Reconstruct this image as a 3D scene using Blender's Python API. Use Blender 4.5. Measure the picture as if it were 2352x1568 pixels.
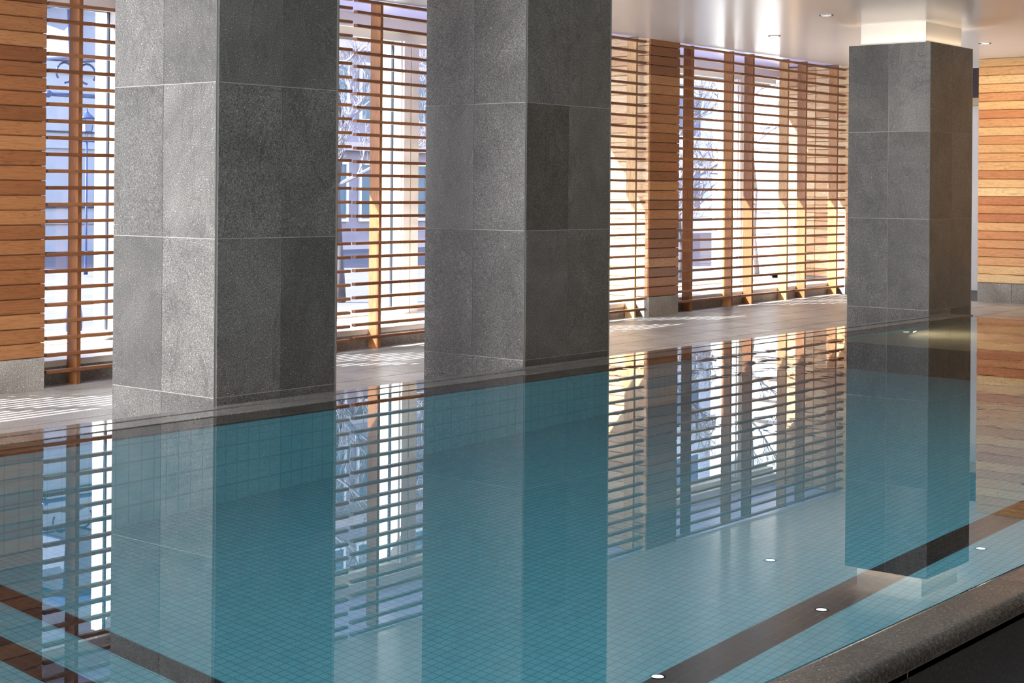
import bpy, math, random
from mathutils import Vector, Matrix
random.seed(7)
D = bpy.data
for o in list(D.objects): D.objects.remove(o)
SC = bpy.context.scene
COL = SC.collection
ZO = 1.45                      # camera height; all heights below are relative to the eye
WZ = -1.19                     # water level relative to the eye

# ---------------------------------------------------------------- camera
cam = D.cameras.new('camera'); co = D.objects.new('camera', cam); COL.objects.link(co)
YAW, ROLL = 0.69304, 0.00797
fwd = Vector((math.cos(YAW), math.sin(YAW), 0)); rgt = Vector((math.sin(YAW), -math.cos(YAW), 0)); up = Vector((0, 0, 1))
r2 = rgt*math.cos(ROLL)+up*math.sin(ROLL); u2 = -rgt*math.sin(ROLL)+up*math.cos(ROLL)
M = Matrix((r2, u2, -fwd)).transposed().to_4x4(); M.translation = Vector((0, 0, ZO)); co.matrix_world = M
cam.sensor_width = 36; cam.lens = 36*3611.8/2352; cam.shift_y = -344/2352; cam.clip_end = 400
SC.camera = co
# ---------------------------------------------------------------- world, sun, lights, exposure
w = D.worlds.new('sky'); SC.world = w; w.use_nodes = True
nt = w.node_tree; nt.nodes.clear()
wo = nt.nodes.new('ShaderNodeOutputWorld'); bg = nt.nodes.new('ShaderNodeBackground')
tc = nt.nodes.new('ShaderNodeTexCoord'); sx = nt.nodes.new('ShaderNodeSeparateXYZ'); rp = nt.nodes.new('ShaderNodeValToRGB')
nt.links.new(tc.outputs['Generated'], sx.inputs[0]); nt.links.new(sx.outputs[2], rp.inputs[0])
rp.color_ramp.elements[0].position = 0.0; rp.color_ramp.elements[0].color = (0.86, 0.90, 1, 1)
rp.color_ramp.elements[1].position = 0.6; rp.color_ramp.elements[1].color = (0.42, 0.55, 0.98, 1)
nt.links.new(rp.outputs[0], bg.inputs[0]); bg.inputs[1].default_value = 4.2
nt.links.new(bg.outputs[0], wo.inputs[0])
def lamp(name, kind, energy, color, loc, direction=None, size=(1, 1), spread=None, **kw):
    l = D.lights.new(name, kind); l.energy = energy; l.color = color
    o = D.objects.new(name, l); COL.objects.link(o); o.location = (loc[0], loc[1], loc[2]+ZO)
    if direction is not None: o.rotation_euler = Vector(direction).to_track_quat('-Z', 'Y').to_euler()
    if kind == 'AREA':
        l.shape = 'RECTANGLE'; l.size, l.size_y = size
        if spread: l.spread = spread
    for k, v in kw.items(): setattr(l, k, v)
    return o
lamp('sun', 'SUN', 30, (1, 0.965, 0.92), (0, 20, 20), (1.4, -1, -1.45), angle=0.009)
lamp('west_end_fill', 'AREA', 7200, (1, 0.98, 0.95), (-13.5, 4.6, 0.2), (1, 0.08, 0.0), (9.0, 3.0))  # unseen fill added at the west end to light the pillars' left faces
lamp('south_fill', 'AREA', 20, (1, 0.86, 0.72), (6, -3.6, 0.6), (0.25, 1, -0.05), (10, 2.0))  # weak warm fill added behind the camera
lamp('ceiling_fill_near', 'AREA', 6, (1, 0.96, 0.90), (12.5, -0.8, -1.15), (0, 0.15, 1), (12, 1.5))  # added fill out of view, aimed up to brighten the ceiling
lamp('ceiling_fill_far', 'AREA', 50, (1, 0.98, 0.96), (17.9, 8.6, -1.35), (0, 0.0, 1), (0.9, 0.6))  # added ceiling fill, hidden behind the far pillar
lamp('ceiling_fill_west', 'AREA', 160, (0.97, 0.98, 1), (2.0, 8.6, -1.3), (0.25, 0.0, 1), (3.5, 2.6))  # added fill past the left edge, lifts the ceiling there
SC.view_settings.view_transform = 'Standard'; SC.view_settings.look = 'None'
SC.view_settings.gamma = 1; SC.view_settings.use_curve_mapping = False; SC.view_settings.exposure = 0.0

# ---------------------------------------------------------------- helpers
def mesh(name, V, F, smooth=False):
    m = D.meshes.new(name); m.from_pydata([(v[0], v[1], v[2]+ZO) for v in V], [], F); m.validate()
    if smooth:
        for p in m.polygons: p.use_smooth = True
    return m
def link(name, m, mat=None, parent=None):
    o = D.objects.new(name, m); COL.objects.link(o)
    if mat and m is not None and not m.materials: m.materials.append(mat)
    if parent is not None: o.parent = parent
    return o
def empty(name, loc=(0, 0, 0)):
    o = D.objects.new(name, None); COL.objects.link(o); o.empty_display_size = 0.1
    return o
def tag(o, label=None, cat=None, group=None, kind=None):
    if label: o['label'] = label
    if cat: o['category'] = cat
    if group: o['group'] = group
    if kind: o['kind'] = kind
    return o
class MB:
    def __init__(s): s.V = []; s.F = []
    def add(s, V, F):
        n = len(s.V); s.V += [tuple(v) for v in V]; s.F += [tuple(i+n for i in f) for f in F]; return s
    def box(s, x0, x1, y0, y1, z0, z1):
        return s.add([(x0, y0, z0), (x1, y0, z0), (x1, y1, z0), (x0, y1, z0), (x0, y0, z1), (x1, y0, z1), (x1, y1, z1), (x0, y1, z1)],
                     [(0, 3, 2, 1), (4, 5, 6, 7), (0, 1, 5, 4), (1, 2, 6, 5), (2, 3, 7, 6), (3, 0, 4, 7)])
    def extr(s, prof, axis, a, b):
        """prof: list of 2-d points, extruded along axis ('x': prof=(y,z); 'y': prof=(x,z); 'z': prof=(x,y))"""
        n = len(prof)
        def P(t, p):
            return {'x': (t, p[0], p[1]), 'y': (p[0], t, p[1]), 'z': (p[0], p[1], t)}[axis]
        V = [P(a, p) for p in prof]+[P(b, p) for p in prof]
        F = [(i, (i+1) % n, n+(i+1) % n, n+i) for i in range(n)]+[tuple(range(n))[::-1], tuple(range(n, 2*n))]
        return s.add(V, F)
    def tube(s, p, q, r0, r1, n=8, cap=True):
        p = Vector(p); q = Vector(q); d = (q-p).normalized()
        a = d.orthogonal().normalized(); b = d.cross(a)
        V = []
        for c, r in ((p, r0), (q, r1)):
            for i in range(n):
                t = 2*math.pi*i/n; V.append(c+a*math.cos(t)*r+b*math.sin(t)*r)
        F = [(i, (i+1) % n, n+(i+1) % n, n+i) for i in range(n)]
        if cap: F += [tuple(range(n))[::-1], tuple(range(n, 2*n))]
        return s.add(V, F)
    def lathe(s, c, prof, n=16, axis='z', start=0.0):
        V = []; F = []
        for (r, z) in prof:
            for i in range(n):
                t = 2*math.pi*i/n+start; V.append((c[0]+r*math.cos(t), c[1]+r*math.sin(t), c[2]+z))
        for k in range(len(prof)-1):
            for i in range(n): F.append((k*n+i, k*n+(i+1) % n, (k+1)*n+(i+1) % n, (k+1)*n+i))
        F += [tuple(range(n))[::-1], tuple(range((len(prof)-1)*n, len(prof)*n))]
        return s.add(V, F)
    def build(s, name, mat, parent=None, smooth=False):
        return link(name, mesh(name, s.V, s.F, smooth), mat, parent)

def material(name):
    m = D.materials.new(name); m.use_nodes = True; t = m.node_tree
    return m, t, t.nodes['Principled BSDF']
def N(t, typ, **kw):
    n = t.nodes.new('ShaderNode'+typ)
    for k, v in kw.items(): setattr(n, k, v)
    return n
def ramp(t, src, stops, interp='LINEAR'):
    r = N(t, 'ValToRGB'); r.color_ramp.interpolation = interp
    e = r.color_ramp.elements
    while len(e) < len(stops): e.new(0.5)
    for i, (p, c) in enumerate(stops):
        e[i].position = p; e[i].color = tuple(c)+(1,) if len(c) == 3 else c
    t.links.new(src, r.inputs[0]); return r.outputs[0]
def g(v): return (v, v, v)
def mul(t, a, b, mode='MULTIPLY', fac=1.0):
    m = N(t, 'MixRGB', blend_type=mode); m.inputs[0].default_value = fac
    for i, s in ((1, a), (2, b)):
        if isinstance(s, (tuple, list)): m.inputs[i].default_value = tuple(s)+(1,)
        else: t.links.new(s, m.inputs[i])
    return m.outputs[0]
def coords(t, scale=(1, 1, 1), rand=True):
    """world position, shifted by a random offset for every object"""
    geo = N(t, 'NewGeometry'); oi = N(t, 'ObjectInfo'); mp = N(t, 'Mapping'); mp.inputs['Scale'].default_value = scale
    if rand:
        mm = N(t, 'Math', operation='MULTIPLY'); mm.inputs[1].default_value = 37.0; t.links.new(oi.outputs['Random'], mm.inputs[0])
        va = N(t, 'VectorMath', operation='ADD'); t.links.new(geo.outputs['Position'], va.inputs[0]); t.links.new(mm.outputs[0], va.inputs[1])
        t.links.new(va.outputs[0], mp.inputs[0])
    else: t.links.new(geo.outputs['Position'], mp.inputs[0])
    return mp.outputs[0], oi.outputs['Random']
def noise(t, vec, scale, detail=3, rough=0.55, dist=0.0):
    n = N(t, 'TexNoise'); n.inputs['Scale'].default_value = scale; n.inputs['Detail'].default_value = detail
    n.inputs['Roughness'].default_value = rough; n.inputs['Distortion'].default_value = dist
    t.links.new(vec, n.inputs['Vector']); return n.outputs[0]
def bump(t, bs, h, strength, dist):
    b = N(t, 'Bump'); b.inputs['Strength'].default_value = strength; b.inputs['Distance'].default_value = dist
    t.links.new(h, b.inputs['Height']); t.links.new(b.outputs[0], bs.inputs['Normal'])

def granite(name, base, lo=0.36, hi=1.95, rough=0.45, tint=(1, 1, 1), spread=(0.68, 1.3), scale=1.0, veins=True):
    m, t, bs = material(name)
    v, rnd = coords(t)
    sp = ramp(t, noise(t, v, 95*scale, 2, 0.7), [(0.38, g(lo)), (0.5, g(0.95)), (0.62, g(hi))])
    vo = N(t, 'TexVoronoi'); vo.inputs['Scale'].default_value = 52; t.links.new(v, vo.inputs['Vector'])
    fl = ramp(t, vo.outputs['Distance'], [(0.10, g(2.8)), (0.18, g(1.0))])
    cl = ramp(t, noise(t, v, 1.6, 4, 0.6, 1.2), [(0.33, g(0.76)), (0.67, g(1.22))])
    c = mul(t, sp, fl); c = mul(t, c, cl)
    if veins:
        mp = N(t, 'Mapping'); mp.inputs['Rotation'].default_value = (0.6, 0.5, 0.7); mp.inputs['Scale'].default_value = (1, 1, 0.45)
        t.links.new(v, mp.inputs[0])
        vn = ramp(t, noise(t, mp.outputs[0], 2.2, 5, 0.6, 1.8), [(0.46, g(1.0)), (0.487, g(0.76)), (0.50, g(1.12)), (0.53, g(1.0))])
        c = mul(t, c, vn)
    br = ramp(t, rnd, [(0, g(spread[0])), (1, g(spread[1]))])
    c = mul(t, c, br); c = mul(t, c, tuple(b*k for b, k in zip((base,)*3, tint)))
    t.links.new(c, bs.inputs['Base Color']); bs.inputs['Roughness'].default_value = rough
    return m
def wood(name, axis, stops, rough=0.42):
    m, t, bs = material(name)
    sc = {'x': (1.1, 9, 20), 'y': (9, 1.1, 20), 'z': (14, 14, 0.9)}[axis]
    v, rnd = coords(t, sc)
    ring = noise(t, v, 1.0, 3, 0.5, 2.6)
    wv = N(t, 'Math', operation='MULTIPLY'); wv.inputs[1].default_value = 42; t.links.new(ring, wv.inputs[0])
    sn = N(t, 'Math', operation='SINE'); t.links.new(wv.outputs[0], sn.inputs[0])
    gr = ramp(t, sn.outputs[0], [(0.0, g(1.06)), (0.55, g(1.0)), (1.0, (0.74, 0.66, 0.60))])
    sc2 = {'x': (4, 60, 160), 'y': (60, 4, 160), 'z': (150, 150, 4)}[axis]
    v2, _ = coords(t, sc2)
    fi = ramp(t, noise(t, v2, 1.0, 2), [(0.3, g(0.88)), (0.7, g(1.1))])
    bc = ramp(t, rnd, stops)
    c = mul(t, mul(t, bc, gr), fi)
    t.links.new(c, bs.inputs['Base Color']); bs.inputs['Roughness'].default_value = rough
    return m
def plain(name, col, rough=0.5, metal=0.0, emit=None, estr=0, var=0.0, spec=0.5):
    m, t, bs = material(name)
    bs.inputs['Roughness'].default_value = rough; bs.inputs['Metallic'].default_value = metal
    bs.inputs['Specular IOR Level'].default_value = spec
    if var:
        v, rnd = coords(t)
        c = mul(t, ramp(t, noise(t, v, 3, 4), [(0.3, g(1-var)), (0.7, g(1+var))]), col)
        t.links.new(c, bs.inputs['Base Color'])
    else: bs.inputs['Base Color'].default_value = tuple(col)+(1,)
    if emit: bs.inputs['Emission Color'].default_value = tuple(emit)+(1,); bs.inputs['Emission Strength'].default_value = estr
    return m
def pool_tile(name, col, grout, px, py, plane, width=0.09, rough=0.25):
    """small mosaic tiles (below ten pixels each): colour and joints on the surface"""
    m, t, bs = material(name)
    geo = N(t, 'NewGeometry'); s = N(t, 'SeparateXYZ'); t.links.new(geo.outputs['Position'], s.inputs[0])
    ax = {'xy': (0, 1), 'xz': (0, 2), 'yz': (1, 2)}[plane]
    outs = []
    for a, p in zip(ax, (px, py)):
        d = N(t, 'Math', operation='DIVIDE'); d.inputs[1].default_value = p; t.links.new(s.outputs[a], d.inputs[0])
        f = N(t, 'Math', operation='FRACT'); t.links.new(d.outputs[0], f.inputs[0])
        q = N(t, 'Math', operation='LESS_THAN'); q.inputs[1].default_value = width; t.links.new(f.outputs[0], q.inputs[0])
        outs.append(q.outputs[0])
    mx = N(t, 'Math', operation='MAXIMUM'); t.links.new(outs[0], mx.inputs[0]); t.links.new(outs[1], mx.inputs[1])
    v, _ = coords(t, rand=False)
    cv = mul(t, ramp(t, noise(t, v, 14, 2), [(0.35, g(0.93)), (0.65, g(1.06))]), col)
    mixn = N(t, 'MixRGB'); t.links.new(mx.outputs[0], mixn.inputs[0]); t.links.new(cv, mixn.inputs[1]); mixn.inputs[2].default_value = tuple(grout)+(1,)
    t.links.new(mixn.outputs[0], bs.inputs['Base Color']); bs.inputs['Roughness'].default_value = rough
    return m

STONE = granite('pillar_granite', 0.108, tint=(1, 0.985, 0.955), spread=(0.74, 1.25), scale=2.0)
GROUT = plain('grout', (0.40, 0.39, 0.37), 0.8)
BASE = granite('base_granite', 0.26, 0.5, 1.55, tint=(1.06, 1, 0.93), spread=(0.85, 1.15), scale=1.5, veins=False)
FLOORT = granite('deck_stone', 0.33, 0.86, 1.14, 0.42, (1.01, 1, 0.98), (0.88, 1.1), 0.8, veins=False)
JOINT = plain('deck_joint', (0.07, 0.065, 0.06), 0.9)
COPING = granite('coping_granite', 0.075, 0.6, 1.6, 0.22, (1.08, 1, 0.94), (0.95, 1.05), 1.0, veins=False)
FACING = granite('facing_granite', 0.03, 0.5, 1.8, 0.35, (1.1, 1, 0.9), (0.95, 1.05), 1.0, veins=False)
RIM = granite('rim_stone', 0.22, 0.8, 1.2, 0.06, (1.04, 1, 0.96), (0.95, 1.05), 0.8, veins=False)
RIMWET = granite('rim_wet_stone', 0.16, 0.8, 1.25, 0.3, (1.15, 1, 0.85), (0.95, 1.05), 0.8, veins=False)
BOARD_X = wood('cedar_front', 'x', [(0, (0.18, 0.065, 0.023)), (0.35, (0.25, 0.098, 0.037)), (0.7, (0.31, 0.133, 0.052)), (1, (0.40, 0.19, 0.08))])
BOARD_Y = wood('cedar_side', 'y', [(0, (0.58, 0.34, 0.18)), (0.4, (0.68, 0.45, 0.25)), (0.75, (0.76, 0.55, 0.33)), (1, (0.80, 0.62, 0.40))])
BOARD_E = wood('cedar_end_wall', 'y', [(0, (0.46, 0.16, 0.06)), (0.25, (0.55, 0.23, 0.09)), (0.5, (0.68, 0.36, 0.15)), (0.8, (0.78, 0.50, 0.23)), (1, (0.82, 0.58, 0.30))])
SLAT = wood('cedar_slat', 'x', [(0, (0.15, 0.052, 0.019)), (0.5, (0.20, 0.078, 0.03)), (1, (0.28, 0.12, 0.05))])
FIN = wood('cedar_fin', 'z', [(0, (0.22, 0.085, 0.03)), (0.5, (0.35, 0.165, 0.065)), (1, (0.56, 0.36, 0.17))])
WHITE = plain('white_plaster', (0.78, 0.76, 0.73), 0.6)
FRAME = plain('window_frame_paint', (0.88, 0.86, 0.80), 0.4)
DARKM = plain('dark_gasket', (0.02, 0.025, 0.04), 0.4)
CEIL, ct, cb = material('ceiling_satin_paint')
cb.inputs['Base Color'].default_value = (0.86, 0.845, 0.83, 1); cb.inputs['Roughness'].default_value = 0.24; cb.inputs['Specular IOR Level'].default_value = 0.7
GLASS, gt, gb = material('window_glass'); gt.nodes.remove(gb)
go = gt.nodes['Material Output']; gtr = N(gt, 'BsdfTransparent'); ggl = N(gt, 'BsdfGlossy'); ggl.inputs['Roughness'].default_value = 0.0
gfa = N(gt, 'LayerWeight'); gfa.inputs[0].default_value = 0.5
gpw = N(gt, 'Math', operation='POWER'); gpw.inputs[1].default_value = 5.0; gt.links.new(gfa.outputs['Facing'], gpw.inputs[0])
gfr = N(gt, 'MapRange'); gfr.inputs[3].default_value = 0.04; gfr.inputs[4].default_value = 0.9; gt.links.new(gpw.outputs[0], gfr.inputs[0]); gmx = N(gt, 'MixShader'); gtr.inputs[0].default_value = (0.93, 0.96, 0.97, 1)
gt.links.new(gfr.outputs[0], gmx.inputs[0]); gt.links.new(gtr.outputs[0], gmx.inputs[1]); gt.links.new(ggl.outputs[0], gmx.inputs[2]); gt.links.new(gmx.outputs[0], go.inputs[0])

def fz(X): return -1.45-(15.65-X)*0.0118          # the deck falls slightly towards the near end
def wz(X): return -1.218-(15.5-X)*0.0096           # top of the granite skirting

# ---------------------------------------------------------------- setting: floor
XR = 19.9
def slab(x0, x1, y0, y1, top, th=0.02, off=0.0, mat=None, name='tile', parent=None):
    V = [(x0, y0, top(x0)-off-th), (x1, y0, top(x1)-off-th), (x1, y1, top(x1)-off-th), (x0, y1, top(x0)-off-th),
         (x0, y0, top(x0)-off), (x1, y0, top(x1)-off), (x1, y1, top(x1)-off), (x0, y1, top(x0)-off)]
    return MB().add(V, [(0, 3, 2, 1), (4, 5, 6, 7), (0, 1, 5, 4), (1, 2, 6, 5), (2, 3, 7, 6), (3, 0, 4, 7)]).build(name, mat, parent)
PY0, PY1, PX0, PX1 = 1.743, 6.72, -3.2, 14.95      # outer edge of the raised pool
fm = MB()
for (x0, x1, y0, y1) in ((-14, PX1, PY1, 11.9), (PX1, 24, -4, 11.9), (-14, PX1, -4, PY0), (-14, PX0, PY0, PY1)):
    fm.add([(x0, y0, fz(x0)-0.012), (x1, y0, fz(x1)-0.012), (x1, y1, fz(x1)-0.012), (x0, y1, fz(x0)-0.012),
            (x0, y0, fz(x0)-0.1), (x1, y0, fz(x1)-0.1), (x1, y1, fz(x1)-0.1), (x0, y1, fz(x0)-0.1)], [(0, 1, 2, 3), (4, 7, 6, 5), (0, 4, 5, 1), (1, 5, 6, 2), (2, 6, 7, 3), (3, 7, 4, 0)])
floor = tag(fm.build('floor', JOINT), kind='structure')
TX, TY = 0.95, 0.475
ys = [9.05+TY*k for k in range(-9, 4)]
for k in range(-1, 18):
    for j, y in enumerate(ys):
        x0 = 3.4+k*TX+(0.475 if j % 2 else 0); x1 = x0+TX-0.008; y0 = y; y1 = y+TY-0.010
        x1 = min(x1, XR); y1 = min(y1, 10.71)
        if y1 <= PY1+0.02 and x1 <= PX1+0.02: continue
        if x0 < PX1+0.02 and y0 < PY1+0.02:
            if x0 < PX1-0.2: y0 = PY1+0.02
            else: x0 = PX1+0.02
        if y1-y0 < 0.05 or x1-x0 < 0.05: continue
        slab(x0, x1, y0, y1, fz, 0.011, 0.0, FLOORT, 'floor_tile', floor)

# ---------------------------------------------------------------- setting: ceiling and walls
CZ = 1.80
cm = MB().box(-14, 24, -4, 10.52, CZ, CZ+0.35)
ceiling = tag(cm.build('ceiling', CEIL), kind='structure')
SOFF = plain('soffit_sky_tint', (0.44, 0.45, 0.80), 0.3)  # cool sky reflection put into the soffit's base colour
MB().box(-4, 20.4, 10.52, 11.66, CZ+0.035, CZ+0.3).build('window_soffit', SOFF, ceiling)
tag(MB().box(-14, 24, -4.2, -4, -1.8, 2.1).build('wall_south', plain('dark_wall', (0.10, 0.09, 0.08), 0.7)), kind='structure')
tag(MB().box(-14.2, -14, -4, 11.6, -1.8, 2.1).build('wall_west', plain('grey_wall', (0.35, 0.34, 0.33), 0.7)), kind='structure')

def board_front(x0, x1, y, z0, z1, mat, parent):
    """horizontal cedar board, face at y, running along x with eased edges"""
    c = 0.008; b = y+0.022; z1 -= 0.002
    MB().extr([(y, z0+c), (y, z1-c), (y+c, z1-0.001), (b, z1-0.001), (b, z0+0.001), (y+c, z0+0.001)], 'x', x0, x1).build('board', mat, parent)
def board_side(x, y0, y1, z0, z1, mat, parent, s=1):
    """board running along y, face at x"""
    c = 0.009; b = x+0.022*s; z1 -= 0.002
    MB().extr([(x, z0+c), (x, z1-c), (x+c*s, z1-0.001), (b, z1-0.001), (b, z0+0.001), (x+c*s, z0+0.001)], 'y', y0, y1).build('board', mat, parent)
BH = 0.1135
WF = 10.52
# wall_north: the window wall, cedar piers between the bays
piers = [(6.41, 7.035), (15.19, 15.805)]
wm = MB()
for a, b in piers: wm.box(a+0.023, b-0.023, WF+0.023, 11.62, fz(a)-0.05, CZ+0.1)
wm.box(20.124, 20.4, 9.62, 11.62, -1.6, CZ+0.1)
wm.box(-14, 6.0, 11.3, 11.9, -2, -1.3)
wm.box(-14, 3.15, 10.6, 10.8, -1.9, CZ+0.1)
wall_n = tag(wm.build('wall_north', plain('sheathing', (0.05, 0.03, 0.02), 0.9)), kind='structure')
for pi_, (a, b) in enumerate(piers):
    z = wz(a); zt = CZ+0.032
    # granite skirting of the pier: front piece and two side pieces
    for (x0, x1, y0, y1) in ((a, b, WF, WF+0.022), (a, a+0.022, WF+0.023, 11.6), (b-0.022, b, WF+0.023, 11.6)):
        MB().box(x0, x1, y0, y1, fz(a)-0.02, z-0.003).build('skirting_stone', BASE, wall_n)
    while z < zt:
        z1 = min(z+BH, zt)
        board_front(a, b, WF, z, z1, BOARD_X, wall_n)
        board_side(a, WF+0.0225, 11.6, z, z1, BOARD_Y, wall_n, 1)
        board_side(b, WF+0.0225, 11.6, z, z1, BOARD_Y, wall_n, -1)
        z += BH
# the reveal closing the last bay, in two planes
z = wz(20.0)
for (x, y0, y1) in ((20.10, 9.6, 11.05), (20.088, 11.052, 11.6)):
    MB().box(x, x+0.022, y0, y1, -1.5, z-0.003).build('skirting_stone', BASE, wall_n)
while z < CZ:
    z1 = min(z+BH, CZ+0.03)
    board_side(20.10, 9.6, 11.05, z, z1, BOARD_Y, wall_n); board_side(20.088, 11.052, 11.6, z, z1, BOARD_Y, wall_n)
    z += BH
# granite kerb under the windows with its deep ledge
kerb = [(-2.0, 6.41), (7.035, 15.19), (15.805, 20.10)]
for a, b in kerb:
    x = a
    while x < b-0.05:
        e = min(x+0.46, b)
        if b-e < 0.1: e = b
        MB().box(x+0.001, e-0.001, 10.72, 10.745, fz(x)-0.03, wz(x)-0.085).build('kerb_stone', BASE, wall_n)
        x = e
LEDGE = plain('ledge_pale_stone', (0.80, 0.78, 0.74), 0.5, var=0.05)
for a, b in kerb:
    V = []
    for X in (a, b):
        for y, z in ((10.745, fz(X)-0.03), (10.715, wz(X)-0.083), (10.715, wz(X)-0.066), (12.3, wz(X)-0.066), (12.3, fz(X)-0.03)): V.append((X, y, z))
    V = [(v[0], v[1] if not (i % 5 == 0) else 10.746, v[2]) for i, v in enumerate(V)]
    MB().add(V, [(0, 1, 2, 3, 4), (9, 8, 7, 6, 5)]+[(i, 5+i, 5+(i+1) % 5, (i+1) % 5) for i in range(5)]).build('ledge', LEDGE, wall_n)

# wall_east: cedar boards at the end of the pool hall
we = tag(MB().box(19.924, 20.1, -4, 8.53, -1.6, CZ+0.1).build('wall_east', plain('sheathing_east', (0.05, 0.03, 0.02), 0.9)), kind='structure')
z = -1.146; ZE = z
while z < CZ:
    z1 = min(z+BH, CZ)
    board_side(19.90, 5.2, 8.53, z, z1, BOARD_E, we); z += BH
MB().box(19.905, 19.923, -4, 5.19, ZE, CZ).build('wood_panel', BOARD_E, we)
y = 8.53
while y > 4:
    MB().box(19.90, 19.923, y-0.46, y-0.002, -1.44, ZE-0.004).build('skirting_stone', BASE, we); y -= 0.462
# white passage beyond
wp = tag(MB().box(22.0, 22.2, 7.0, 12, -1.6, CZ+0.1).build('wall_passage', WHITE), kind='structure')
tag(MB().box(21.98, 22.0, 7.0, 12, fz(22)-0.02, fz(22)+0.12).build('baseboard_passage', WHITE), kind='structure')
tag(MB().box(20.1, 20.2, 8.53, 9.62, 1.30, 1.70).build('trim_1', plain('dark_transom', (0.03, 0.02, 0.03), 0.2)), kind='structure')
tag(MB().box(20.08, 20.21, 8.53, 9.62, 1.20, 1.30).build('trim_2', plain('transom_sill', (0.30, 0.25, 0.2), 0.4)), kind='structure')

# ---------------------------------------------------------------- windows
YG = 11.78
def window(n, x0, x1, posts, pierposts):
    """glazing of one bay: head, sill, slim posts and deep plaster piers"""
    a = (x0+x1)/2
    fr = MB().box(x0, x1, 11.62, 11.70, 1.69, CZ+0.2).box(x0, x1, 11.70, 11.80, 1.60, CZ+0.2).build('window_%d' % n, FRAME)
    tag(fr, kind='structure')
    zs = wz(a)-0.065
    MB().box(x0, x1, 11.74, 11.84, zs, zs+0.06).build('sill_rail', FRAME, fr)
    MB().box(x0, x1, 11.80, 11.82, 1.57, 1.62).build('roller_blind', plain('blind_%d' % n, (0.5, 0.5, 0.52), 0.6), fr)
    edges = sorted([x0]+posts+[p for p, w_ in pierposts]+[x1])
    for p, w_ in pierposts:
        MB().box(p, p+w_, 11.66, 11.98, zs, 1.60).build('plaster_pier', WHITE, fr)
        MB().box(p-0.012, p+0.002, 11.77, 11.80, zs, 1.60).build('gasket', DARKM, fr)
        MB().box(p+0.02, p+w_*0.46, 11.63, 11.659, zs, 1.60).build('casing', FRAME, fr)
        MB().box(p+w_*0.54, p+w_-0.01, 11.63, 11.659, zs, 1.60).build('casing', FRAME, fr)
    for p in posts:
        MB().box(p-0.02, p+0.02, 11.74, 11.83, zs, 1.60).build('mullion', FRAME, fr)
    pb = dict(pierposts)
    for i in range(len(edges)-1):
        l = edges[i]+(pb.get(edges[i], 0)); r = edges[i+1]
        if r-l > 0.1: MB().box(l, r, YG, YG+0.008, zs+0.02, 1.60).build('glass_pane', GLASS, fr)
window(1, 7.035, 15.19, [10.9], [(8.52, 0.30), (12.17, 0.26)])
window(2, 15.805, 20.10, [], [(18.98, 0.16)])

# ---------------------------------------------------------------- granite pillars
def pillar(x0, y0, wx, wy, rows, mid, label):
    e = empty('granite_pillar')
    tag(e, label, 'pillar', 'granite clad pillars standing behind the pool')
    x1 = x0+wx; y1 = y0+wy; T = 0.02; base = fz(x0)-0.01; top = rows[-1]
    MB().box(x0+0.003, x1-0.003, y0+0.003, y1-0.003, base, top-0.006).build('core', GROUT, e)
    MB().box(x0+0.095, x1-0.095, y0+0.095, y1-0.095, top-0.006, CZ).build('plaster_neck', WHITE, e)
    zs = [base]+rows; G = 0.002
    for k in range(len(zs)-1):
        a, b = zs[k]+G, zs[k+1]-G
        for s in (0, 1):
            ym = y0+wy*mid[0]; ya, yb = (y0+0.004, ym-G) if s == 0 else (ym+G, y1-0.004)
            MB().box(x0, x0+T-0.001, ya, yb, a, b).build('stone_tile', STONE, e)
            MB().box(x1-T+0.001, x1, ya, yb, a, b).build('stone_tile', STONE, e)
            xm = x0+wx*mid[1]; xa, xb = (x0+T+0.002, xm-G) if s == 0 else (xm+G, x1-T-0.002)
            MB().box(xa, xb, y0, y0+T-0.001, a, b).build('stone_tile', STONE, e)
            MB().box(xa, xb, y1-T+0.001, y1, a, b).build('stone_tile', STONE, e)
    TR = D.materials.get('corner_trim') or plain('corner_trim', (0.30, 0.30, 0.29), 0.4, 0.3)
    MB().box(x0+0.0008, x0+0.0028, y0+0.0008, y0+0.0028, base, top-0.002).build('corner_trim', TR, e)
    return e
pillar(4.877*1.19, 5.894*1.19, 0.965, 0.953, [-1.19, -0.283, 0.612, 1.575], (0.5, 0.52), 'grey granite pillar nearest the camera, at the left of the picture')
pillar(7.221*1.19, 5.899*1.19, 1.03, 0.957, [-1.19, -0.276, 0.631, 1.58], (0.5, 0.49), 'grey granite pillar in the middle, cutting through the top of the picture')
pillar(12.785*1.19, 5.92*1.19, 1.07, 0.93, [-1.19, -0.25, 0.66, 1.583], (0.5, 0.5), 'granite pillar at the far end of the pool, its white neck meeting the ceiling')
# cove lamps on top of the far pillar's stone, washing its plaster neck
P3 = (12.785*1.19, 5.92*1.19)
for (loc, sz) in (((P3[0]+0.045, P3[1]+0.46, 1.60), (0.06, 0.8)), ((P3[0]+0.53, P3[1]+0.045, 1.60), (0.9, 0.06)), ((P3[0]+1.025, P3[1]+0.46, 1.60), (0.06, 0.8))):
    lamp('cove_lamp', 'AREA', 0.7, (1, 0.76, 0.52), loc, (0, 0, 1), sz)

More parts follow.
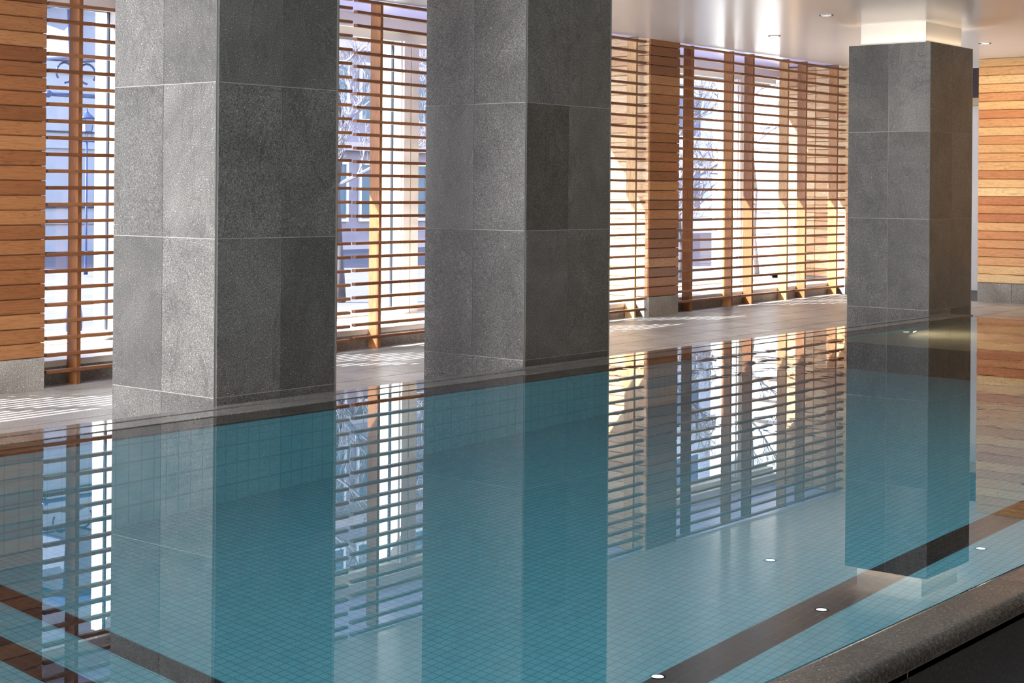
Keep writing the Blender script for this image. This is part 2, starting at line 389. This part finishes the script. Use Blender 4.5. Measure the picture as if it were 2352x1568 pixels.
# ---------------------------------------------------------------- slat screens
def lerp(a, b, t): return a+(b-a)*t
def screen(x0, x1, top, bot, ups, label):
    """top / bot: heights of the first and last slat at the two ends"""
    e = empty('slat_screen'); tag(e, label, 'screen', 'cedar slat screens in front of the windows')
    for k in range(26):
        t = k/25; za = min(1.784, lerp(top[0], bot[0], t)); zb = min(1.784, lerp(top[1], bot[1], t)); h = 0.014
        ya, yb = 10.53, 10.578; c = 0.004
        V = [(x0, ya, za-h+c), (x0, ya, za+h-c), (x0, ya+c, za+h), (x0, yb, za+h), (x0, yb, za-h), (x0, ya+c, za-h)]
        V += [(x1, v[1], v[2]-za+zb) for v in V]
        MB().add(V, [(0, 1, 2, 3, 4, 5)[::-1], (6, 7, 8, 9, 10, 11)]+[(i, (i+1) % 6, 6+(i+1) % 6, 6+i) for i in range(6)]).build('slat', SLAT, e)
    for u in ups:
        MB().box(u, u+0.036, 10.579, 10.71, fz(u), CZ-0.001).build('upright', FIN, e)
    return e
screen(7.065, 10.335, (1.819, 1.829), (-1.428, -1.402), [7.37, 8.8, 10.173], 'cedar slat screen right of the left timber pier, partly behind the nearest pillar')
screen(10.395, 15.12, (1.801, 1.763), (-1.391, -1.361), [10.753, 12.2, 13.6, 14.98], 'longest cedar slat screen, crossing behind the middle pillar to the second timber pier')
screen(15.83, 17.24, (1.770, 1.765), (-1.313, -1.305), [16.169, 17.093], 'cedar slat screen just right of the second timber pier')
screen(17.26, 18.625, (1.765, 1.758), (-1.305, -1.298), [17.59, 18.481], 'cedar slat screen in the middle of the three in the far bay')
screen(18.645, 20.02, (1.758, 1.752), (-1.298, -1.292), [18.973, 19.859], 'cedar slat screen at the far end, beside the distant pillar')
screen(3.2, 6.38, (1.83, 1.825), (-1.47, -1.45), [3.5, 5.0, 6.1], 'cedar slat screen beyond the left edge of the picture')
# ---------------------------------------------------------------- pool
POOLB = WZ-1.90
FT = pool_tile('pool_floor_mosaic', (0.15, 0.46, 0.56), (0.07, 0.26, 0.33), 0.044, 0.042, 'xy')
WT = pool_tile('pool_wall_mosaic', (0.12, 0.40, 0.48), (0.09, 0.31, 0.38), 0.075, 0.45, 'xz')
WTY = pool_tile('pool_end_mosaic', (0.14, 0.40, 0.45), (0.06, 0.20, 0.24), 0.075, 0.15, 'yz')
ST = pool_tile('shelf_mosaic', (0.52, 0.47, 0.33), (0.34, 0.30, 0.20), 0.054, 0.044, 'xy')
LT = pool_tile('lane_mosaic', (0.006, 0.008, 0.012), (0.02, 0.035, 0.05), 0.054, 0.044, 'xy')
pool = empty('swimming_pool'); tag(pool, 'raised swimming pool with teal mosaic basin and dark granite kerb', 'swimming pool')
YN, YF = 1.96, 6.25; XS = 11.62; XE = 14.62; XW = -2.9
MB().box(XW, XS, YN, YF, POOLB-0.1, POOLB).build('basin_floor', FT, pool)
MB().box(XW-0.1, XE, YF, YF+0.1, POOLB-0.1, WZ-0.03).build('far_basin_wall', WT, pool)
MB().box(XW-0.1, XE, YN-0.1, YN, POOLB-0.1, WZ-0.03).build('near_basin_wall', WT, pool)
MB().box(XW-0.1, XW, YN, YF, POOLB-0.1, WZ-0.03).build('end_basin_wall', WTY, pool)
MB().box(XS+0.14, XE, YN, YF, POOLB-0.1, WZ-0.28).build('shallow_shelf', ST, pool)
MB().box(XS, XS+0.14, YN, YF, POOLB-0.1, WZ-0.275).build('shelf_nosing', LT, pool)
MB().box(XE, XE+0.1, YN, YF, POOLB-0.1, WZ-0.012).build('end_basin_wall', ST, pool)
# dark lane markings laid in the floor
def lane(P): MB().add([(x, y, POOLB+0.006) for x, y in P]+[(x, y, POOLB+0.0005) for x, y in P], [(0, 1, 2, 3), (7, 6, 5, 4), (0, 4, 5, 1), (1, 5, 6, 2), (2, 6, 7, 3), (3, 7, 4, 0)]).build('lane_marking', LT, pool)
lane([(3.9, 3.16), (11.61, 2.825), (11.61, 2.965), (3.9, 3.345)])
lane([(3.62, 2.6), (3.735, 2.6), (3.735, 6.24), (3.62, 6.24)])
lane([(3.29, 2.6), (3.415, 2.6), (3.415, 6.24), (3.29, 6.24)])
# stone rim: thin submerged lip, dry strip, slot and outer strip
x = XW
while x < XE+0.3:
    e_ = min(x+0.93, XE+0.33)
    MB().box(x, e_-0.003, 6.25, 6.449, WZ-0.09, WZ-0.012).build('rim_lip', RIMWET, pool)
    MB().box(x, e_-0.003, 6.45, 6.605, WZ-0.3, WZ+0.004).build('rim_stone', RIM, pool)
    MB().box(x, e_-0.003, 6.63, 6.72, fz(x)-0.06, WZ+0.006).build('rim_edge_strip', RIM, pool)
    x = e_
y = 1.743
while y < 6.2:
    e_ = min(y+0.93, 6.25)
    MB().box(14.72, 14.95, y, e_-0.003, fz(15)-0.05, WZ+0.003).build('rim_stone', RIM, pool)
    y = e_
MB().box(PX0, 14.72, 6.605, 6.63, WZ-0.3, WZ-0.05).build('drain_slot', DARKM, pool)
# near kerb: rounded granite coping over dark facing slabs
x = 3.79-0.93*7
while x < 14.6:
    x1 = x+0.93-0.005; r = 0.03; prof = [(1.966, WZ-0.07), (1.966, WZ-0.002), (1.95, WZ+0.003)]
    for i in range(7):
        t = math.pi/2*i/6; prof.append((1.80+r-r*math.sin(t), WZ+0.003-r+r*math.cos(t)))
    prof += [(1.80, WZ-0.04), (1.85, WZ-0.04)]
    MB().extr(prof, 'x', x, x1).build('coping_stone', COPING, pool)
    MB().box(x, x1, 1.803, 1.85, fz(x)-0.3, WZ-0.044).build('facing_slab', FACING, pool)
    x += 0.93
MB().box(PX0, 14.7, 1.852, 1.86, POOLB, WZ-0.08).build('kerb_core', GROUT, pool)
r = 0.027; prof = [(1.96, WZ-0.06), (1.96, WZ), (1.95, WZ+0.0005)]
for i in range(7):
    t = math.pi/2*i/6; prof.append((1.803+r-r*math.sin(t), WZ+0.0005-r+r*math.cos(t)))
prof += [(1.803, WZ-0.06), (1.85, WZ-0.06)]
KG = plain('kerb_grout', (0.22, 0.19, 0.16), 0.8)
MB().extr(prof, 'x', PX0, 14.65).build('kerb_grout', KG, pool)
# water
WM, wt, wb = material('pool_water'); wt.nodes.remove(wb)
gl = N(wt, 'BsdfRefraction'); gl.inputs['IOR'].default_value = 1.333; gl.inputs['Roughness'].default_value = 0.0; gl.inputs['Color'].default_value = (0.93, 0.98, 0.99, 1)
gs = N(wt, 'BsdfGlossy'); gs.inputs['Roughness'].default_value = 0.0
fr = N(wt, 'Fresnel'); fr.inputs[0].default_value = 1.65; mx = N(wt, 'MixShader')
geo = N(wt, 'NewGeometry'); mp = N(wt, 'Mapping'); mp.inputs['Scale'].default_value = (1, 1, 1); wt.links.new(geo.outputs['Position'], mp.inputs[0])
h1 = noise(wt, mp.outputs[0], 5.0, 2, 0.5, 0.4)
msk = ramp(wt, noise(wt, mp.outputs[0], 0.5, 1), [(0.35, g(0.1)), (0.62, g(1.0))])
sx2 = N(wt, 'SeparateXYZ'); wt.links.new(geo.outputs['Position'], sx2.inputs[0])
mr = N(wt, 'MapRange'); mr.inputs[1].default_value = 5.6; mr.inputs[2].default_value = 9.0; mr.inputs[3].default_value = 0.05; mr.inputs[4].default_value = 1.0; wt.links.new(sx2.outputs[0], mr.inputs[0])
hh = mul(wt, mul(wt, h1, msk), mr.outputs[0])
bp = N(wt, 'Bump'); bp.inputs['Strength'].default_value = 1.0; bp.inputs['Distance'].default_value = 0.0005; wt.links.new(hh, bp.inputs['Height'])
for n_ in (gl, gs, fr): wt.links.new(bp.outputs[0], n_.inputs['Normal'])
wt.links.new(fr.outputs[0], mx.inputs[0]); wt.links.new(gl.outputs[0], mx.inputs[1]); wt.links.new(gs.outputs[0], mx.inputs[2]); wt.links.new(mx.outputs[0], wt.nodes['Material Output'].inputs[0])
wv = MB(); wv.add([(XW, 1.967, WZ), (14.72, 1.967, WZ), (14.72, 6.45, WZ), (XW, 6.45, WZ)], [(0, 1, 2, 3)])
tag(wv.build('pool_water', WM), 'clear teal water filling the raised pool, mirroring the pillars and screens', 'water')
# unseen fill lamps added along the near basin wall to brighten the basin
FX = plain('flood_lens', (0.9, 0.9, 0.85), 0.2, emit=(1, 0.95, 0.85), estr=1.5)
for i, X in enumerate((1.5, 4.0, 6.5, 9.0)):
    lamp('underwater_fill', 'AREA', 29, (0.85, 0.97, 1), (X, YN+0.02, WZ-0.45), (0.1, 1, -0.25), (0.5, 0.5))
tag(MB().lathe((12.9, 6.18, WZ-0.2), [(0.025, -0.02), (0.03, 0.0), (0.025, 0.02)], 16).build('pool_spotlight', FX), 'small bright spotlight under water at the far rim', 'pool light')
lamp('shelf_spot', 'AREA', 9, (1, 0.88, 0.68), (12.9, 6.1, WZ-0.12), (0.25, -1, -0.12), (0.12, 0.06))

# ---------------------------------------------------------------- recessed downlights
RING = plain('downlight_trim', (0.05, 0.045, 0.04), 0.4); DISC = plain('downlight_lamp', (1, 1, 1), 0.4, emit=(1, 0.9, 0.78), estr=7)
def downlight(x, y, label):
    e = empty('downlight'); tag(e, label, 'ceiling light', 'recessed ceiling downlights')
    n = 24; V = []; F = []
    for r, z in ((0.068, CZ-0.001), (0.072, CZ-0.008), (0.060, CZ-0.010), (0.055, CZ-0.004)):
        for i in range(n): t = 2*math.pi*i/n; V.append((x+r*math.cos(t), y+r*math.sin(t), z))
    for k in range(3):
        for i in range(n): F.append((k*n+i, k*n+(i+1) % n, (k+1)*n+(i+1) % n, (k+1)*n+i))
    MB().add(V, F).build('trim_ring', RING, e)
    MB().lathe((x, y, CZ-0.006), [(0.052, 0.0), (0.054, 0.005)], 24).build('lens', DISC, e)
    lamp('downlight_beam', 'SPOT', 26, (1, 0.84, 0.64), (x, y, CZ-0.03), (0, 0, -1), spot_size=2.3, spot_blend=0.6, shadow_soft_size=0.05)
downlight(14.17, 7.68, 'round downlight nearest the camera, in the ceiling left of the far pillar')
downlight(15.69, 9.16, 'round downlight in the ceiling above the far slat screens')
downlight(17.87, 7.59, 'round downlight in the ceiling right of the far pillar')
for X in (5.3, 9.0, 12.4): lamp('deck_light', 'SPOT', 90, (1, 0.86, 0.68), (X, 9.0, CZ-0.03), (0, 0.25, -1), spot_size=2.4, spot_blend=0.6, shadow_soft_size=0.06)
downlight(11.27, 7.68, 'round downlight over the deck, seen only mirrored in the water at the bottom')
# wall-washers in front of the cedar end wall
for Y in (8.2, 7.0, 5.8):
    lamp('wall_washer', 'SPOT', 44, (1, 0.80, 0.55), (18.9, Y, CZ-0.03), (0.75, 0, -1), spot_size=2.0, spot_blend=0.8, shadow_soft_size=0.08)

# ---------------------------------------------------------------- outside
PAVE = plain('pavement', (0.62, 0.60, 0.58), 0.8, var=0.08)
tag(MB().box(-30, 90, 14.4, 120, -1.78, -1.66).build('street_ground', plain('asphalt', (0.115, 0.11, 0.125), 0.85, var=0.1)), 'grey asphalt street outside the windows', 'ground', kind='structure')
tag(MB().box(-30, 90, 12.3, 14.39, -1.75, -1.6).build('pavement', plain('pavement_stone', (0.30, 0.30, 0.31), 0.8, var=0.1)), 'strip of paving along the foot of the windows', 'ground', kind='structure')
def facade(name, label, x0, x1, y0, y1, z0, z1, wall, nx, nz, pane, bandm=None, margin=0.18, side=False):
    e = empty(name); tag(e, label, 'building')
    MB().box(x0, x1, y0, y1, z0, z1).build('wall', wall, e)
    dx = (x1-x0)/nx; dz = (z1-z0)/nz
    for k in range(nz):
        if bandm: MB().box(x0-0.05, x1+0.05, y0-0.25, y0, z0+k*dz-0.12, z0+k*dz+0.12).build('string_course', bandm, e)
        for i in range(nx):
            a = x0+i*dx+dx*margin; b = x0+(i+1)*dx-dx*margin; c = z0+k*dz+dz*0.28; d = z0+(k+1)*dz-dz*0.18
            f = MB().box(a-0.08, b+0.08, y0-0.07, y0-0.01, c-0.08, c).box(a-0.08, b+0.08, y0-0.07, y0-0.01, d, d+0.08).box(a-0.08, a, y0-0.07, y0-0.01, c, d).box(b, b+0.08, y0-0.07, y0-0.01, c, d).box((a+b)/2-0.04, (a+b)/2+0.04, y0-0.06, y0-0.01, c, d).build('window_frame', FRAME, e)
            MB().box(a, b, y0-0.03, y0-0.012, c, d).build('pane', pane, f)
    return e
PA = plain('pane_teal', (0.10, 0.17, 0.21), 0.3); PB = plain('pane_blue', (0.10, 0.12, 0.19), 0.3)
GS = plain('grey_stone', (0.40, 0.41, 0.43), 0.8, var=0.06)
e = empty('office_building'); tag(e, 'pale grey stone block across the street, seen through the left window', 'building')
MB().box(10, 25.0, 34, 40, -1.6, 22).build('wall', GS, e)
for k in range(12): MB().box(10, 25.0, 33.93, 33.999, -0.9+k*1.9, -0.82+k*1.9).build('string_course', plain('course_%d' % k, (0.42, 0.43, 0.46), 0.8), e)
for k in range(11): MB().box(17, 24.2, 33.95, 33.999, -1.2+k*1.9+0.7, -1.2+k*1.9+0.74).build('panel_joint', DARKM, e)
facade('corner_tower', 'slim tower with a stack of dark windows, right of the first upright', 25.1, 27.2, 33.6, 40, -1.6, 20, plain('salmon_wall', (0.46, 0.40, 0.42), 0.8), 2, 14, PB, plain('salmon_band', (0.55, 0.40, 0.30), 0.8), 0.2)
MB2 = empty('blue_block'); tag(MB2, 'plain pale blue block between the tower and the brick building', 'building')
MB().box(27.4, 29.6, 34, 40, -1.6, 20).build('wall', plain('pale_blue_wall', (0.36, 0.44, 0.60), 0.7), MB2)
for k in range(10): MB().box(27.4, 29.6, 33.9, 33.999, 0+k*1.9, 0.1+k*1.9).build('string_course', FRAME, MB2)
facade('brick_building', 'brick block with paired windows seen behind bare branches', 29.8, 43, 32, 40, -1.6, 24, plain('purple_brick', (0.32, 0.28, 0.30), 0.85, var=0.12), 8, 9, PA, plain('pink_band', (0.58, 0.48, 0.45), 0.8))
facade('corner_building', 'pale plastered block behind the trees in the far bay', 43.5, 72, 36, 42, -1.6, 20, plain('cream_wall', (0.70, 0.70, 0.72), 0.8, var=0.08), 9, 7, PB, plain('cream_band', (0.7, 0.66, 0.6), 0.8))
# sunlit return wall of the neighbouring wing
en = empty('neighbouring_wing'); tag(en, 'white sunlit side wing with faint timber bands outside the far bay', 'building')
MB().box(27.2, 31, 15.2, 17.3, -1.6, 7).build('wall', plain('sunlit_plaster', (0.80, 0.77, 0.72), 0.8, var=0.04), en)
for k in range(9):
    MB().box(27.15, 27.2, 15.3, 17.2, -1.2+k*0.42, -1.17+k*0.42).build('timber_band', plain('band_%d' % k, (0.6, 0.42, 0.28), 0.7), en)

BARK = plain('bark', (0.10, 0.09, 0.10), 0.9, var=0.2); TWIG = plain('twig', (0.22, 0.21, 0.24), 0.9)
def tree(x, y, h, seed, label, spread=0.9, low=0.25, tr_=0.13):
    rnd = random.Random(seed); e = empty('bare_tree'); tag(e, label, 'tree', 'bare winter trees outside')
    tr = MB(); br = MB(); base = Vector((x, y, -1.65)); pts = [base]
    n = 7
    for i in range(n): pts.append(pts[-1]+Vector((rnd.uniform(-.12, .12), rnd.uniform(-.12, .12), h/n)))
    for i in range(n): tr.tube(pts[i], pts[i+1], tr_*(1-i/n)+0.02, tr_*(1-(i+1)/n)+0.02, 8)
    def grow(p, d, L, r, lev):
        seg = 4; q = p
        for s in range(seg):
            d = (d+Vector((rnd.uniform(-.35, .35), rnd.uniform(-.35, .35), rnd.uniform(-.12, .3)))*0.6).normalized()
            nq = q+d*L/seg; br.tube(q, nq, r*(1-s/seg*0.6), r*(1-(s+1)/seg*0.6), 4 if lev > 1 else 6, False); q = nq
            if lev < 4:
                for _ in range(2 if lev > 1 else 1+(rnd.random() < .6)):
                    dd = (d+Vector((rnd.uniform(-1, 1), rnd.uniform(-1, 1), rnd.uniform(-.4, .8)))).normalized()
                    grow(q, dd, L*rnd.uniform(.4, .6), r*0.5, lev+1)
    for i in range(1, n+1):
        for _ in range(2):
            t = i/n
            if t < low: continue
            a = rnd.uniform(0, 6.283); grow(pts[i], Vector((math.cos(a), math.sin(a), 0.55)).normalized(), h*0.30*spread*(1.2-t*0.6), 0.035*(1.2-t), 1)
    tr.build('trunk', BARK, e, True); br.build('branches', TWIG, e)
tree(16.3, 16.8, 6.0, 3, 'bare tree whose branches show through the left end of the longest screen', 0.8, 0.25, 0.05)
tree(21.5, 19.5, 6.5, 11, 'bare tree right of the plaster pier behind the longest screen', 0.9, 0.25, 0.06)
tree(22.6, 15.0, 6.0, 5, 'bare tree in full view through the first screen of the far bay', 0.6, 0.1, 0.05)
tree(25.0, 14.9, 6.0, 21, 'bare tree in front of the sunlit wing', 0.5, 0.4, 0.03)

# street lanterns
LAMPM = plain('lantern_iron', (0.03, 0.05, 0.13), 0.35); LGL = plain('lantern_glass', (0.20, 0.23, 0.32), 0.15)
def lantern(x, y, zb, s, label, wd=1.0):
    """post with scroll brackets, ladder bar and a four-sided lantern; zb = height of the ladder bar"""
    e = empty('street_lantern'); tag(e, label, 'street lamp', 'street lanterns')
    MB().lathe((x, y, -1.62), [(0.08*s, 0), (0.08*s, 0.2*s), (0.065*s, 0.3*s), (0.05*s, 0.6*s), (0.042*s, zb+1.62)], 12).build('post', LAMPM, e, True)
    ba = MB().tube((x-0.30*s, y, zb), (x+0.30*s, y, zb), 0.022*s, 0.022*s)
    for sg in (-1, 1): ba.lathe((x+0.32*s*sg, y, zb-0.04*s), [(0.005, 0), (0.035*s, 0.02*s), (0.042*s, 0.04*s), (0.035*s, 0.06*s), (0.005, 0.08*s)], 10)
    ba.build('ladder_bar', LAMPM, e, True)
    for sg in (-1, 1):
        sc = MB(); c = Vector((x+0.13*s*sg, y, zb+0.22*s)); n = 14; prev = None
        for i in range(n+1):
            t = math.pi*(-0.2+1.7*i/n); p = c+Vector((math.cos(t)*0.10*s*sg, 0, math.sin(t)*0.10*s))
            if prev is not None: sc.tube(prev, p, 0.011*s, 0.011*s, 6, False)
            prev = p
        sc.build('scroll', LAMPM, e, True)
    z0 = zb+0.36*s
    MB().lathe((x, y, z0), [(0.30*s*wd, 0), (0.44*s*wd, 0.5*s)], 4, start=math.pi/4).build('lantern_glass', LGL, e)
    fm_ = MB()
    for i in range(4):
        a = math.pi/4+i*math.pi/2; b = a+math.pi/2
        p = [(x+math.cos(q)*r, y+math.sin(q)*r, z0+h) for q, r, h in ((a, .305*s*wd, 0), (a, .447*s*wd, .5*s), (b, .305*s*wd, 0), (b, .447*s*wd, .5*s))]
        fm_.tube(p[0], p[1], 0.014*s, 0.014*s, 6).tube(p[0], p[2], 0.014*s, 0.014*s, 6).tube(p[1], p[3], 0.018*s, 0.018*s, 6)
    fm_.build('lantern_frame', LAMPM, e)
    MB().lathe((x, y, z0+0.5*s), [(0.50*s*wd, 0), (0.48*s*wd, 0.03*s), (0.26*s*wd, 0.14*s), (0.12*s*wd, 0.22*s), (0.05*s, 0.26*s), (0.015*s, 0.34*s), (0.03*s, 0.37*s), (0.005*s, 0.42*s)], 12).build('lantern_roof', LAMPM, e, True)
lantern(10.24, 14.75, 1.02, 1.1, 'large iron street lantern with a ladder bar close outside the left window')
lantern(17.6, 25.0, 0.88, 0.5, 'distant dark blue street lantern right of the first upright', 0.6)
